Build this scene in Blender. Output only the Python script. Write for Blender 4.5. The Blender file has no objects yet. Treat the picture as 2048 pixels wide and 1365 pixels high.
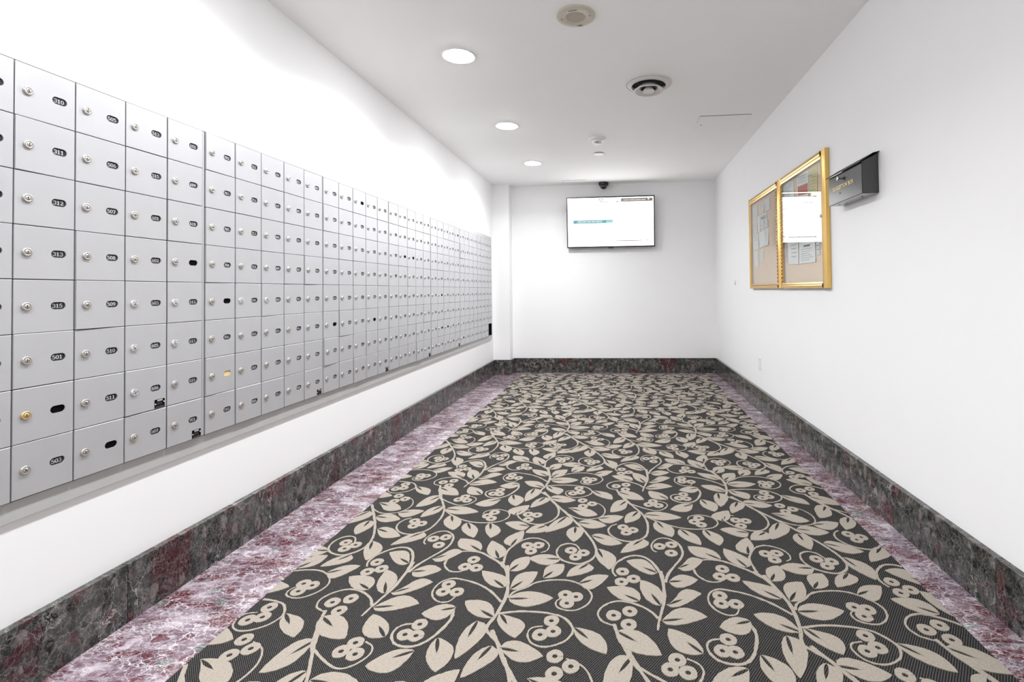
import bpy, bmesh, math, random
from mathutils import Vector, Matrix
random.seed(7)
C = bpy.context.scene.collection
PI = math.pi

# ------------------------------------------------------------------ camera, world, exposure
H = 2.65                       # ceiling height
XL, XR = -1.7713, 1.3135       # side walls
YF, YB = 7.065, -2.6           # far wall, wall behind the camera
cam_d = bpy.data.cameras.new('camera'); cam = bpy.data.objects.new('camera', cam_d); C.objects.link(cam)
right = Vector((0.99582051, 0.09051883, -0.01215930)); up = Vector((0.01380588, -0.01758669, 0.99975002)); fwd = Vector((-0.09028236, 0.99573945, 0.01876288))
m = Matrix.Identity(4)
for i in range(3):
    m[i][0] = right[i]; m[i][1] = up[i]; m[i][2] = -fwd[i]
m.translation = Vector((0, 0, 1.15123)); cam.matrix_world = m
cam_d.sensor_width = 36; cam_d.lens = 1004.7956/2048*36
cam_d.shift_x = (1024-1149.2916)/2048; cam_d.shift_y = (562.9747-682.5)/2048
cam_d.clip_start = 0.02
bpy.context.scene.camera = cam
w = bpy.data.worlds.new('world'); bpy.context.scene.world = w; w.use_nodes = True
w.node_tree.nodes['Background'].inputs[0].default_value = (0.9, 0.95, 1, 1)
w.node_tree.nodes['Background'].inputs[1].default_value = 0.3
vs = bpy.context.scene.view_settings
vs.view_transform = 'Standard'; vs.look = 'None'; vs.gamma = 1; vs.use_curve_mapping = False
vs.exposure = 1.06
LENS = 64.0                    # radiance of each downlight lens
LAMP = 9.0                     # watts of each downlight's beam
SCREEN = 1.9                   # radiance of the lit television screen
cy = bpy.context.scene.cycles
cy.max_bounces = 14; cy.diffuse_bounces = 8; cy.glossy_bounces = 6; cy.transparent_max_bounces = 12
cy.caustics_reflective = False; cy.caustics_refractive = False
cy.sample_clamp_indirect = 6.0

# ------------------------------------------------------------------ materials
def mat(name, col=(0.8, 0.8, 0.8), rough=0.5, metal=0.0, spec=0.5, noise=0.0, nscale=40, bump=0.0, coat=0.0):
    M = bpy.data.materials.new(name); M.use_nodes = True
    nt = M.node_tree; b = nt.nodes['Principled BSDF']
    b.inputs['Base Color'].default_value = (*col, 1); b.inputs['Roughness'].default_value = rough
    b.inputs['Metallic'].default_value = metal; b.inputs['Specular IOR Level'].default_value = spec
    b.inputs['Coat Weight'].default_value = coat
    if noise or bump:
        tc = nt.nodes.new('ShaderNodeTexCoord'); n = nt.nodes.new('ShaderNodeTexNoise')
        n.inputs['Scale'].default_value = nscale; n.inputs['Detail'].default_value = 5
        nt.links.new(tc.outputs['Object'], n.inputs['Vector'])
        if noise:
            r = nt.nodes.new('ShaderNodeValToRGB')
            r.color_ramp.elements[0].position = 0.3; r.color_ramp.elements[1].position = 0.7
            r.color_ramp.elements[0].color = (*[c*(1-noise) for c in col], 1)
            r.color_ramp.elements[1].color = (*[min(1, c*(1+noise)) for c in col], 1)
            nt.links.new(n.outputs['Fac'], r.inputs['Fac']); nt.links.new(r.outputs['Color'], b.inputs['Base Color'])
        if bump:
            bp = nt.nodes.new('ShaderNodeBump'); bp.inputs['Strength'].default_value = bump; bp.inputs['Distance'].default_value = 0.002
            nt.links.new(n.outputs['Fac'], bp.inputs['Height']); nt.links.new(bp.outputs['Normal'], b.inputs['Normal'])
    return M

def emit(name, col, strength):
    M = bpy.data.materials.new(name); M.use_nodes = True; nt = M.node_tree
    nt.nodes.remove(nt.nodes['Principled BSDF'])
    e = nt.nodes.new('ShaderNodeEmission'); e.inputs[0].default_value = (*col, 1); e.inputs[1].default_value = strength
    nt.links.new(e.outputs[0], nt.nodes['Material Output'].inputs[0]); return M

def glass_mat(name):
    M = bpy.data.materials.new(name); M.use_nodes = True; nt = M.node_tree
    nt.nodes.remove(nt.nodes['Principled BSDF'])
    t = nt.nodes.new('ShaderNodeBsdfTransparent'); t.inputs[0].default_value = (0.97, 0.98, 0.97, 1)
    g = nt.nodes.new('ShaderNodeBsdfGlossy'); g.inputs['Roughness'].default_value = 0.0
    f = nt.nodes.new('ShaderNodeFresnel'); ge = nt.nodes.new('ShaderNodeNewGeometry'); mr = nt.nodes.new('ShaderNodeMapRange'); mr.inputs['To Min'].default_value = 1.52; mr.inputs['To Max'].default_value = 1/1.52
    nt.links.new(ge.outputs['Backfacing'], mr.inputs['Value']); nt.links.new(mr.outputs[0], f.inputs[0])
    mx = nt.nodes.new('ShaderNodeMixShader')
    nt.links.new(f.outputs[0], mx.inputs[0]); nt.links.new(t.outputs[0], mx.inputs[1]); nt.links.new(g.outputs[0], mx.inputs[2])
    nt.links.new(mx.outputs[0], nt.nodes['Material Output'].inputs[0]); return M

def marble(name, tones, blobs, vein, veins, scale, stretch, rough=0.12, cloud=0.0, warp=0.30):
    """Polished breccia marble. tones: ground colours from dark to light; blobs: [(colour, cell scale, share)];
    veins: [(cell scale, width, strength)]; cloud: share of pale milky areas."""
    M = bpy.data.materials.new(name); M.use_nodes = True; nt = M.node_tree; N = nt.nodes; Lk = nt.links
    b = N['Principled BSDF']; b.inputs['Roughness'].default_value = rough
    tc = N.new('ShaderNodeTexCoord'); mp = N.new('ShaderNodeMapping'); mp.inputs['Scale'].default_value = stretch
    oi = N.new('ShaderNodeObjectInfo'); add0 = N.new('ShaderNodeVectorMath'); add0.operation = 'MULTIPLY_ADD'
    add0.inputs[1].default_value = (7.3, 3.1, 5.7)
    Lk.new(oi.outputs['Random'], add0.inputs[0]); Lk.new(tc.outputs['Object'], add0.inputs[2]); Lk.new(add0.outputs[0], mp.inputs['Vector'])
    def noise(sc_, det, rg, vec):
        n = N.new('ShaderNodeTexNoise'); n.inputs['Scale'].default_value = sc_; n.inputs['Detail'].default_value = det; n.inputs['Roughness'].default_value = rg
        Lk.new(vec, n.inputs['Vector']); return n
    def maprange(src, a0, a1, b0=0.0, b1=1.0):
        r = N.new('ShaderNodeMapRange'); r.inputs['From Min'].default_value = a0; r.inputs['From Max'].default_value = a1
        r.inputs['To Min'].default_value = b0; r.inputs['To Max'].default_value = b1; Lk.new(src, r.inputs['Value']); return r.outputs[0]
    def mix(fac, A, Bc):
        x = N.new('ShaderNodeMix'); x.data_type = 'RGBA'; Lk.new(fac, x.inputs['Factor']); Lk.new(A, x.inputs['A']); x.inputs['B'].default_value = (*Bc, 1); return x.outputs['Result']
    def mul(p_, q_):
        u = N.new('ShaderNodeMath'); u.operation = 'MULTIPLY'; Lk.new(p_, u.inputs[0]); Lk.new(q_, u.inputs[1]); return u.outputs[0]
    v0 = mp.outputs[0]
    def warped(sc_, amt):
        n = noise(sc_, 7, 0.6, v0)
        sub = N.new('ShaderNodeVectorMath'); sub.operation = 'SUBTRACT'; sub.inputs[1].default_value = (0.5, 0.5, 0.5); Lk.new(n.outputs['Color'], sub.inputs[0])
        k = N.new('ShaderNodeVectorMath'); k.operation = 'SCALE'; k.inputs['Scale'].default_value = amt; Lk.new(sub.outputs[0], k.inputs[0])
        ad = N.new('ShaderNodeVectorMath'); Lk.new(v0, ad.inputs[0]); Lk.new(k.outputs[0], ad.inputs[1]); return ad.outputs[0]
    w1 = warped(scale*0.5, warp*3/scale); w2 = warped(scale*1.6, warp*1.1/scale)
    base = noise(scale*0.9, 11, 0.72, w1)
    rp = N.new('ShaderNodeValToRGB'); el = rp.color_ramp.elements
    n_ = len(tones); el[0].position = 0.30; el[0].color = (*tones[0], 1); el[1].position = 0.70; el[1].color = (*tones[-1], 1)
    for i in range(1, n_-1):
        e = el.new(0.30+0.40*i/(n_-1)); e.color = (*tones[i], 1)
    Lk.new(base.outputs['Fac'], rp.inputs['Fac']); last = rp.outputs[0]
    for col, sc_, share in blobs:
        vo = N.new('ShaderNodeTexVoronoi'); vo.inputs['Scale'].default_value = sc_; Lk.new(w1 if sc_ < scale else w2, vo.inputs['Vector'])
        sp = N.new('ShaderNodeSeparateColor'); Lk.new(vo.outputs['Color'], sp.inputs[0])
        f = maprange(sp.outputs[0], 1-share, 1-share+0.02)
        d_ = maprange(vo.outputs['Distance'], 0.42, 0.60, 0.95, 0.0)
        last = mix(mul(f, d_), last, col)
    for k, (sc_, wd, amt) in enumerate(veins):
        v = N.new('ShaderNodeTexVoronoi'); v.feature = 'DISTANCE_TO_EDGE'; v.inputs['Scale'].default_value = sc_; Lk.new(w1 if k % 2 == 0 else w2, v.inputs['Vector'])
        line = maprange(v.outputs['Distance'], 0.0, wd, 1.0, 0.0)
        nn = noise(scale*(0.45+0.3*k), 4, 0.6, v0)
        last = mix(mul(line, maprange(nn.outputs['Fac'], 0.40, 0.60, 0.04, amt)), last, vein)
    if cloud:
        nc = noise(scale*0.55, 10, 0.72, w1)
        last = mix(maprange(nc.outputs['Fac'], 0.50, 0.70, 0.0, cloud), last, (vein[0]*0.95, vein[1]*0.92, vein[2]*0.95))
    Lk.new(last, b.inputs['Base Color'])
    return M

def weave_mat(name):
    """Dark woven carpet ground: two crossed sets of ribs with flecks of grey yarn."""
    M = bpy.data.materials.new(name); M.use_nodes = True; nt = M.node_tree; N = nt.nodes; Lk = nt.links
    b = N['Principled BSDF']; b.inputs['Roughness'].default_value = 0.95; b.inputs['Specular IOR Level'].default_value = 0.1
    tc = N.new('ShaderNodeTexCoord')
    facs = []
    for rot, scl in ((0.62, 47), (-0.78, 62)):
        mp = N.new('ShaderNodeMapping'); mp.inputs['Rotation'].default_value = (0, 0, rot); Lk.new(tc.outputs['Object'], mp.inputs['Vector'])
        wv = N.new('ShaderNodeTexWave'); wv.inputs['Scale'].default_value = scl; wv.inputs['Distortion'].default_value = 0.6; wv.inputs['Detail'].default_value = 1
        Lk.new(mp.outputs[0], wv.inputs['Vector']); facs.append(wv.outputs['Fac'])
    mu = N.new('ShaderNodeMath'); mu.operation = 'MULTIPLY'; Lk.new(facs[0], mu.inputs[0]); Lk.new(facs[1], mu.inputs[1])
    nz = N.new('ShaderNodeTexNoise'); nz.inputs['Scale'].default_value = 260; nz.inputs['Detail'].default_value = 2; Lk.new(tc.outputs['Object'], nz.inputs['Vector'])
    m2 = N.new('ShaderNodeMath'); m2.operation = 'MULTIPLY'; Lk.new(mu.outputs[0], m2.inputs[0]); Lk.new(nz.outputs['Fac'], m2.inputs[1])
    r = N.new('ShaderNodeValToRGB'); r.color_ramp.elements[0].position = 0.05; r.color_ramp.elements[0].color = WEAVE_DARK
    r.color_ramp.elements[1].position = 0.5; r.color_ramp.elements[1].color = WEAVE_LIGHT
    Lk.new(m2.outputs[0], r.inputs['Fac']); Lk.new(r.outputs[0], b.inputs['Base Color'])
    bp = N.new('ShaderNodeBump'); bp.inputs['Strength'].default_value = 0.5; bp.inputs['Distance'].default_value = 0.002
    Lk.new(mu.outputs[0], bp.inputs['Height']); Lk.new(bp.outputs[0], b.inputs['Normal'])
    return M

WEAVE_DARK = (0.012, 0.0115, 0.012, 1); WEAVE_LIGHT = (0.165, 0.158, 0.15, 1)
WALL = mat('white_wall_paint', (0.895, 0.895, 0.90), 0.55, spec=0.25, noise=0.006, nscale=3, bump=0.03)
CEIL = mat('ceiling_paint', (0.93, 0.925, 0.925), 0.7, spec=0.2, noise=0.006, nscale=3)
DOOR = mat('silver_door_paint', (0.535, 0.535, 0.555), 0.40, metal=0.45, spec=0.4, noise=0.03, nscale=6)
ALU = mat('brushed_aluminium', (0.50, 0.498, 0.496), 0.45, metal=0.15, noise=0.03, nscale=10)
DARKALU = mat('dull_aluminium', (0.14, 0.14, 0.15), 0.5, metal=0.3, noise=0.08, nscale=20)
NICKEL = mat('nickel', (0.52, 0.49, 0.455), 0.36, metal=0.85, noise=0.03)
BRASS = mat('brass', (0.66, 0.49, 0.25), 0.38, metal=0.85, noise=0.03)
HOLE = mat('keyhole_black', (0.01, 0.01, 0.01), 0.8, noise=0.2)
PLATE = mat('charcoal_plate', (0.025, 0.025, 0.029), 0.6, spec=0.3, noise=0.1)
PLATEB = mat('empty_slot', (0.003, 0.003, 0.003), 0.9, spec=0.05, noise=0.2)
DIGIT = mat('white_engraving', (0.62, 0.62, 0.62), 0.5, noise=0.05)
PAPERM = mat('handwritten_slip', (0.75, 0.56, 0.26), 0.8, noise=0.3, nscale=200)
GOLD = mat('gold_anodised', (0.76, 0.50, 0.17), 0.22, metal=1.0, noise=0.05, nscale=8)
GOLDD = mat('gold_groove', (0.20, 0.12, 0.03), 0.4, metal=0.8, noise=0.1)
CORK = mat('cork_lining', (0.92, 0.69, 0.53), 0.9, noise=0.1, nscale=120)
GLASS = glass_mat('clear_glass')
WHITEP = mat('white_paper', (0.90, 0.91, 0.93), 0.8, noise=0.02)
GREYP = mat('grey_paper', (0.78, 0.80, 0.83), 0.8, noise=0.02)
CREAMP = mat('cream_paper', (0.82, 0.78, 0.70), 0.8, noise=0.02)
YELLOWP = mat('yellow_paper', (0.80, 0.72, 0.28), 0.8, noise=0.03)
PINKP = mat('pink_paper', (0.72, 0.55, 0.54), 0.8, noise=0.03)
REDP = mat('red_print', (0.62, 0.14, 0.10), 0.8, noise=0.06)
INK = mat('grey_ink', (0.16, 0.16, 0.18), 0.8, noise=0.05)
INKL = mat('pale_ink', (0.42, 0.43, 0.47), 0.8, noise=0.05)
BLACKM = mat('black_powder_coat', (0.010, 0.010, 0.011), 0.22, spec=1.0, noise=0.1)
GLOSSB = mat('black_gloss', (0.012, 0.012, 0.012), 0.18, spec=0.6, noise=0.1, coat=0.4)
CHROME = mat('chrome', (0.9, 0.9, 0.9), 0.12, metal=1.0, noise=0.02)
BEIGE = mat('beige_enamel', (0.56, 0.51, 0.43), 0.5, noise=0.03)
BEIGED = mat('beige_grille', (0.27, 0.24, 0.195), 0.7, noise=0.05)
VENTW = mat('vent_enamel', (0.68, 0.66, 0.64), 0.45, noise=0.03)
VENTD = mat('vent_dark', (0.01, 0.01, 0.01), 0.8, noise=0.2)
PLASTIC = mat('white_plastic', (0.80, 0.78, 0.74), 0.4, noise=0.02)
PLASTICW = mat('bright_white_plastic', (0.84, 0.84, 0.84), 0.4, noise=0.02)
LENSM = emit('lamp_lens', (0.97, 0.985, 1.0), LENS)
PILE = mat('tan_pile', (0.335, 0.297, 0.252), 0.95, spec=0.1, noise=0.12, nscale=150, bump=0.6)
WEAVE = weave_mat('dark_weave')
GROUT = mat('dark_joint', (0.10, 0.09, 0.09), 0.8, noise=0.1)
FLOORM = marble('burgundy_marble', [(0.045, 0.013, 0.020), (0.10, 0.045, 0.062), (0.22, 0.16, 0.195), (0.62, 0.57, 0.61)],
                [((0.085, 0.010, 0.018), 8.0, 0.40), ((0.10, 0.020, 0.028), 20.0, 0.36), ((0.10, 0.10, 0.10), 14.0, 0.10)],
                (0.86, 0.82, 0.86), [(7.0, 0.016, 0.8), (17.0, 0.034, 0.75), (34.0, 0.06, 0.5), (24.0, 0.03, 0.6)], 10.0, (1.0, 1.7, 1.0), 0.10, 0.62, 0.60)
BASEM = marble('green_burgundy_marble', [(0.004, 0.005, 0.005), (0.016, 0.019, 0.017), (0.050, 0.054, 0.050), (0.24, 0.215, 0.205)],
               [((0.050, 0.005, 0.007), 5.0, 0.20), ((0.040, 0.008, 0.010), 21.0, 0.26), ((0.006, 0.007, 0.007), 30.0, 0.34), ((0.15, 0.125, 0.122), 26.0, 0.16)],
               (0.58, 0.55, 0.53), [(3.5, 0.006, 0.8), (17.0, 0.020, 0.25), (36.0, 0.05, 0.30), (48.0, 0.05, 0.25)], 17.0, (1.0, 1.0, 0.75), 0.10, 0.16, 0.9)
BASEM.node_tree.nodes['Principled BSDF'].inputs['Specular IOR Level'].default_value = 0.35

# ------------------------------------------------------------------ mesh helpers
def box(bm, a, b, mi=0, bev=0.0):
    x0, y0, z0 = a; x1, y1, z1 = b
    v = [bm.verts.new(p) for p in ((x0,y0,z0),(x1,y0,z0),(x1,y1,z0),(x0,y1,z0),(x0,y0,z1),(x1,y0,z1),(x1,y1,z1),(x0,y1,z1))]
    fs = [bm.faces.new([v[i] for i in q]) for q in ((0,3,2,1),(4,5,6,7),(0,1,5,4),(1,2,6,5),(2,3,7,6),(3,0,4,7))]
    for f in fs: f.material_index = mi
    if bev:
        es = set(e for f in fs for e in f.edges)
        r = bmesh.ops.bevel(bm, geom=list(es), offset=bev, segments=2, affect='EDGES', profile=0.6)
        for f in r['faces']: f.material_index = mi
    return fs

def lathe(bm, prof, axis='z', c=(0,0,0), n=32, mi=0, smooth=True):
    """Revolve (radius, height) pairs about an axis through c."""
    rings = []
    for r, h in prof:
        ring = []
        if r < 1e-6:
            ring = [None]
        for k in range(n if r >= 1e-6 else 1):
            a = 2*PI*k/n; u, v = r*math.cos(a), r*math.sin(a)
            p = {'z': (u, v, h), 'x': (h, u, v), 'y': (v, h, u)}[axis]
            vv = bm.verts.new((c[0]+p[0], c[1]+p[1], c[2]+p[2]))
            if r < 1e-6: ring = [vv]
            else: ring.append(vv)
        rings.append(ring)
    for i in range(len(rings)-1):
        A, B = rings[i], rings[i+1]
        m_ = mi[i] if isinstance(mi, (list, tuple)) else mi
        for k in range(n):
            k2 = (k+1) % n
            if len(A) == 1 and len(B) == 1: continue
            if len(A) == 1: f = bm.faces.new((A[0], B[k2], B[k]))
            elif len(B) == 1: f = bm.faces.new((A[k], A[k2], B[0]))
            else: f = bm.faces.new((A[k], A[k2], B[k2], B[k]))
            f.material_index = m_; f.smooth = smooth

def quad(bm, pts, mi=0):
    f = bm.faces.new([bm.verts.new(p) for p in pts]); f.material_index = mi; return f

def mesh(name, bm, mats):
    bmesh.ops.recalc_face_normals(bm, faces=bm.faces[:])
    me = bpy.data.meshes.new(name); bm.to_mesh(me); bm.free()
    for x in (mats if isinstance(mats, (list, tuple)) else [mats]): me.materials.append(x)
    return me

def obj(name, me, parent=None, loc=(0,0,0), rot=(0,0,0), **props):
    o = bpy.data.objects.new(name, me); C.objects.link(o)
    o.location = loc; o.rotation_euler = rot
    if parent: o.parent = parent
    for k, v in props.items(): o[k] = v
    return o

def thing(name, label, cat, loc=(0,0,0), rot=(0,0,0), group=None, me=None):
    o = obj(name, me, None, loc, rot, label=label, category=cat)
    if group: o['group'] = group
    return o

def B(): return bmesh.new()
def ring(bm, x0, x1, y0, y1, z0, z1, wd, mi=0, bev=0.0, bottom=None, near=None):
    """Rectangular frame of four members in the y-z plane; near = width of the member at y0."""
    wn = near or wd
    box(bm, (x0, y0, z0), (x1, y0+wn, z1), mi, bev); box(bm, (x0, y1-wd, z0), (x1, y1, z1), mi, bev)
    box(bm, (x0, y0+wn, z1-wd), (x1, y1-wd, z1), mi, bev); box(bm, (x0, y0+wn, z0), (x1, y1-wd, z0+wd), mi, bev)

# ------------------------------------------------------------------ the room
def slab(name, a, b, M, **p):
    bm = B(); box(bm, a, b); return obj(name, mesh(name, bm, M), None, kind='structure', **p)

floor = slab('floor', (XL-0.12, YB-0.12, -0.15), (XR+0.12, YF+0.12, -0.012), GROUT)
ceiling = slab('ceiling', (XL-0.12, YB-0.12, H), (XR+0.12, YF+0.12, H+0.15), CEIL)
slab('wall_left', (XL-0.12, YB-0.12, -0.012), (XL, YF+0.12, H), WALL)
slab('wall_right', (XR, YB-0.12, -0.012), (XR+0.12, YF+0.12, H), WALL)
slab('wall_far', (XL, YF, -0.012), (XR, YF+0.12, H), WALL)
slab('wall_back', (XL, YB-0.12, -0.012), (XR, YB, H), WALL)
PX, PY = -1.534, 6.881         # the pilaster in the far left corner
slab('wall_pilaster', (XL, PY, -0.012), (PX, YF, H), WALL)

# carpet field inside a marble border
CX0, CX1, CY0, CY1 = -1.363, 1.135, YB+0.3, 6.868
BT, BH = 0.028, 0.204          # baseboard thickness, height
def marble_slab(parent, a, b, M):
    bm = B(); box(bm, a, b, 0, 0.0012)
    me = mesh('marble_slab', bm, M); return obj('marble_slab', me, parent)
JG = 0.0012
ys = [1.64+0.66*k for k in range(-6, 8)]
def runs(y0, y1, off=0.0):
    c = [y0]+[y+off for y in ys if y0+0.1 < y+off < y1-0.1]+[y1]
    return list(zip(c[:-1], c[1:]))
for a, b in runs(YB, 6.853, 0.33): marble_slab(floor, (XL+BT, a+JG, -0.012), (CX0-0.002, b-JG, 0.0), FLOORM)
for a, b in runs(YB, 7.037, 0.12): marble_slab(floor, (CX1+0.002, a+JG, -0.012), (XR-BT, b-JG, 0.0), FLOORM)
marble_slab(floor, (PX+BT, CY1+0.002, -0.012), (-0.1, YF-BT, 0.0), FLOORM); marble_slab(floor, (-0.098, CY1+0.002, -0.012), (CX1, YF-BT, 0.0), FLOORM)
marble_slab(floor, (CX0, YB, -0.012), (CX1, CY0-0.002, 0.0), FLOORM)
def base(name):
    return obj(name, None, None, kind='structure')
bl = base('baseboard_left')
for a, b in runs(YB, PY-BT, 0.0): marble_slab(bl, (XL, a+JG, -0.012), (XL+BT, b-JG, BH), BASEM)
br = base('baseboard_right')
for a, b in runs(YB, YF-BT, 0.25): marble_slab(br, (XR-BT, a+JG, -0.012), (XR, b-JG, BH), BASEM)
bf = base('baseboard_far')
for a, b in ((PX+BT, -0.45), (-0.45, 0.42), (0.42, XR)): marble_slab(bf, (a+JG, YF-BT, -0.012), (b-JG, YF, BH), BASEM)
bp_ = base('baseboard_pilaster')
marble_slab(bp_, (XL, PY-BT, -0.012), (PX+BT, PY, BH), BASEM); marble_slab(bp_, (PX, PY, -0.012), (PX+BT, YF, BH), BASEM)

# ------------------------------------------------------------------ ceiling fixtures
def at_ceiling(x, y): return (x, y, H)
ORD = {0: 'recessed downlight behind the camera', 1: 'recessed downlight overhead', 2: 'recessed downlight in the ceiling nearest the camera, brightest',
       3: 'middle recessed downlight of the row in the ceiling', 4: 'recessed downlight in the ceiling nearest the far wall, smallest'}
def downlight(y, label):
    t = thing('recessed_downlight', label, 'light', at_ceiling(-1.0, y), group='downlights along the mailboxes')
    bm = B(); lathe(bm, [(0.108, 0.0), (0.108, -0.004), (0.104, -0.006), (0.094, -0.005), (0.090, -0.001), (0.090, 0.0)], n=48)
    obj('trim_ring', mesh('trim_ring', bm, PLASTICW), t)
    bm = B(); lathe(bm, [(0.0, -0.016), (0.03, -0.0152), (0.058, -0.0120), (0.078, -0.0075), (0.0895, -0.0020)], n=48)
    obj('lens', mesh('lens', bm, LENSM), t)
    ld = bpy.data.lights.new('lamp', 'AREA'); ld.shape = 'DISK'; ld.size = 0.17; ld.energy = LAMP; ld.spread = math.radians(150); ld.color = (0.97, 0.985, 1.0)
    obj('lamp', ld, t, (0, 0, -0.017))
for y, l in ((3.08, ORD[2]), (4.44, ORD[3]), (5.785, ORD[4]), (1.73, 'recessed downlight overhead above the first mailbox bank, out of frame'), (0.38, 'recessed downlight above the camera, out of frame'), (-0.97, 'recessed downlight behind the camera, out of frame')):
    downlight(y, 'round white ' + l)

t = thing('ceiling_speaker', 'beige round ceiling speaker with perforated centre grille', 'speaker', at_ceiling(-0.222, 2.698))
bm = B(); lathe(bm, [(0.1075, 0.0), (0.1075, -0.004), (0.105, -0.008), (0.101, -0.0105), (0.056, -0.0115), (0.054, -0.009)], n=64); obj('baffle_plate', mesh('baffle_plate', bm, BEIGE), t)
bm = B(); lathe(bm, [(0.0, -0.0095), (0.055, -0.0095)], n=48)
for rr in range(1, 9):
    n = 6*rr
    for k in range(n):
        a = 2*PI*k/n; lathe(bm, [(0.0, -0.0102), (0.0019, -0.0102)], c=(0.0062*rr*math.cos(a), 0.0062*rr*math.sin(a), 0), n=6, mi=1)
obj('grille', mesh('grille', bm, [BEIGE, BEIGED]), t)
for dx, dy in ((-0.078, 0.012), (0.078, -0.012)):
    bm = B(); lathe(bm, [(0.0, -0.0150), (0.003, -0.0145), (0.0045, -0.0115)], n=12); obj('screw', mesh('screw', bm, BEIGED), t, (dx, dy, 0))
bm = B(); box(bm, (-0.024, -0.0035, -0.0125), (0.024, 0.0035, -0.0112)); obj('name_strip', mesh('name_strip', bm, BEIGED), t, (-0.01, -0.068, 0), (0, 0, -0.12))
bm = B(); lathe(bm, [(0.0, -0.016), (0.006, -0.015), (0.009, -0.0112)], n=14); box(bm, (-0.016, -0.003, -0.0135), (0.016, 0.003, -0.0112)); obj('latch', mesh('latch', bm, BEIGED), t, (0.018, 0.085, 0))

t = thing('air_diffuser', 'round white ceiling air diffuser with dark gaps between stepped rings', 'vent', at_ceiling(0.225, 3.658))
bm = B(); lathe(bm, [(0.170, 0.0), (0.170, -0.004), (0.166, -0.008), (0.158, -0.009), (0.156, -0.005), (0.152, -0.010), (0.140, -0.017), (0.126, -0.022), (0.122, -0.021), (0.121, -0.003)], n=64); obj('outer_ring', mesh('outer_ring', bm, VENTW), t)
bm = B(); lathe(bm, [(0.0, -0.003), (0.121, -0.003)], n=48); obj('throat', mesh('throat', bm, VENTD), t)
bm = B(); lathe(bm, [(0.064, -0.016), (0.100, -0.046), (0.106, -0.050), (0.106, -0.054), (0.100, -0.057), (0.064, -0.034)], n=64); obj('middle_ring', mesh('middle_ring', bm, VENTW), t)
bm = B(); lathe(bm, [(0.0, -0.056), (0.036, -0.058), (0.042, -0.059), (0.043, -0.056), (0.034, -0.040), (0.014, -0.020), (0.012, -0.003)], n=48); obj('centre_disc', mesh('centre_disc', bm, VENTW), t)
for k in range(4):
    a = PI/4+k*PI/2
    bm = B(); box(bm, (0.01, -0.003, -0.026), (0.121, 0.003, -0.018)); obj('strut', mesh('strut', bm, VENTD), t, (0, 0, 0), (0, 0, a))
bm = B(); lathe(bm, [(0.0, -0.004), (0.007, 0.0), (0.004, 0.006)], axis='y', n=10); obj('damper_knob', mesh('damper_knob', bm, VENTD), t, (0.112, -0.06, -0.040))

t = thing('smoke_detector', 'small off-white smoke detector with dark slots on the ceiling', 'smoke detector', at_ceiling(-0.207, 4.93))
bm = B(); lathe(bm, [(0.083, 0.0), (0.083, -0.010), (0.074, -0.020), (0.046, -0.026)], n=40); obj('base', mesh('base', bm, PLASTIC), t)
bm = B(); lathe(bm, [(0.046, -0.026), (0.044, -0.038), (0.040, -0.041), (0.040, -0.050), (0.038, -0.055), (0.0, -0.057)], n=40, mi=[0, 0, 0, 0, 0]); obj('sensor_head', mesh('sensor_head', bm, PLASTICW), t)
for k, wd in ((0, 0.012), (1, 0.004), (-1, 0.004), (2, 0.003), (-2, 0.003)):
    a = -PI/2+k*0.42
    bm = B(); box(bm, (0.0385, -wd, -0.049), (0.0412, wd, -0.042)); obj('slot', mesh('slot', bm, VENTD), t, (0, 0, 0), (0, 0, a))

t = thing('sprinkler_cover', 'small flat white sprinkler cover disc on the ceiling behind the smoke detector', 'sprinkler', at_ceiling(-0.211, 5.47))
bm = B(); lathe(bm, [(0.057, -0.006), (0.057, -0.009), (0.054, -0.0105), (0.0, -0.0115)], n=40); obj('cover_plate', mesh('cover_plate', bm, PLASTICW), t)
bm = B(); lathe(bm, [(0.050, 0.0), (0.050, -0.0065)], n=32); obj('cup', mesh('cup', bm, VENTD), t)

def hatch(x0, x1, y0, y1, label, gap=0.0045, key=False):
    t = thing('access_hatch', label, 'hatch', (x0, y0, H)); wx, wy = x1-x0, y1-y0
    bm = B(); f = 0.006
    for a, b in (((0, 0), (wx, f)), ((0, wy-f), (wx, wy)), ((0, f), (f, wy-f)), ((wx-f, f), (wx, wy-f))):
        box(bm, (a[0], a[1], -0.0020), (b[0], b[1], 0), 0, 0.0006)
    obj('hatch_frame', mesh('hatch_frame', bm, CEIL), t)
    bm = B(); quad(bm, [(f, f, -0.0003), (wx-f, f, -0.0003), (wx-f, f+gap, -0.0003), (f, f+gap, -0.0003)]); quad(bm, [(f, f+gap, -0.0003), (f+0.002, f+gap, -0.0003), (f+0.002, wy*0.5, -0.0003), (f, wy*0.5, -0.0003)])  # flat dark sheet painting the shade in the gap around the hatch door
    obj('hatch_gap_shade', mesh('hatch_gap_shade', bm, VENTD), t)
    bm = B(); box(bm, (f+0.002, f+gap, -0.0015), (wx-f-0.001, wy-f-0.001, 0), 0, 0.0005); obj('hatch_door', mesh('hatch_door', bm, CEIL), t)
    if not key: return
    bm = B(); lathe(bm, [(0.007, -0.0015), (0.006, -0.003), (0.0, -0.0032)], n=12); obj('lock', mesh('lock', bm, VENTD), t, (0.055, wy*0.62, 0))
hatch(0.70, 1.15, 4.39, 4.80, 'flush white ceiling access hatch near the right wall', 0.016, True)
hatch(-0.77, -0.44, 6.74, 7.03, 'flush white ceiling access hatch beside the dome camera', 0.016)
hatch(0.795, 1.02, 6.60, 6.86, 'faint white ceiling access hatch in the far right corner', 0.004)

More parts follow.
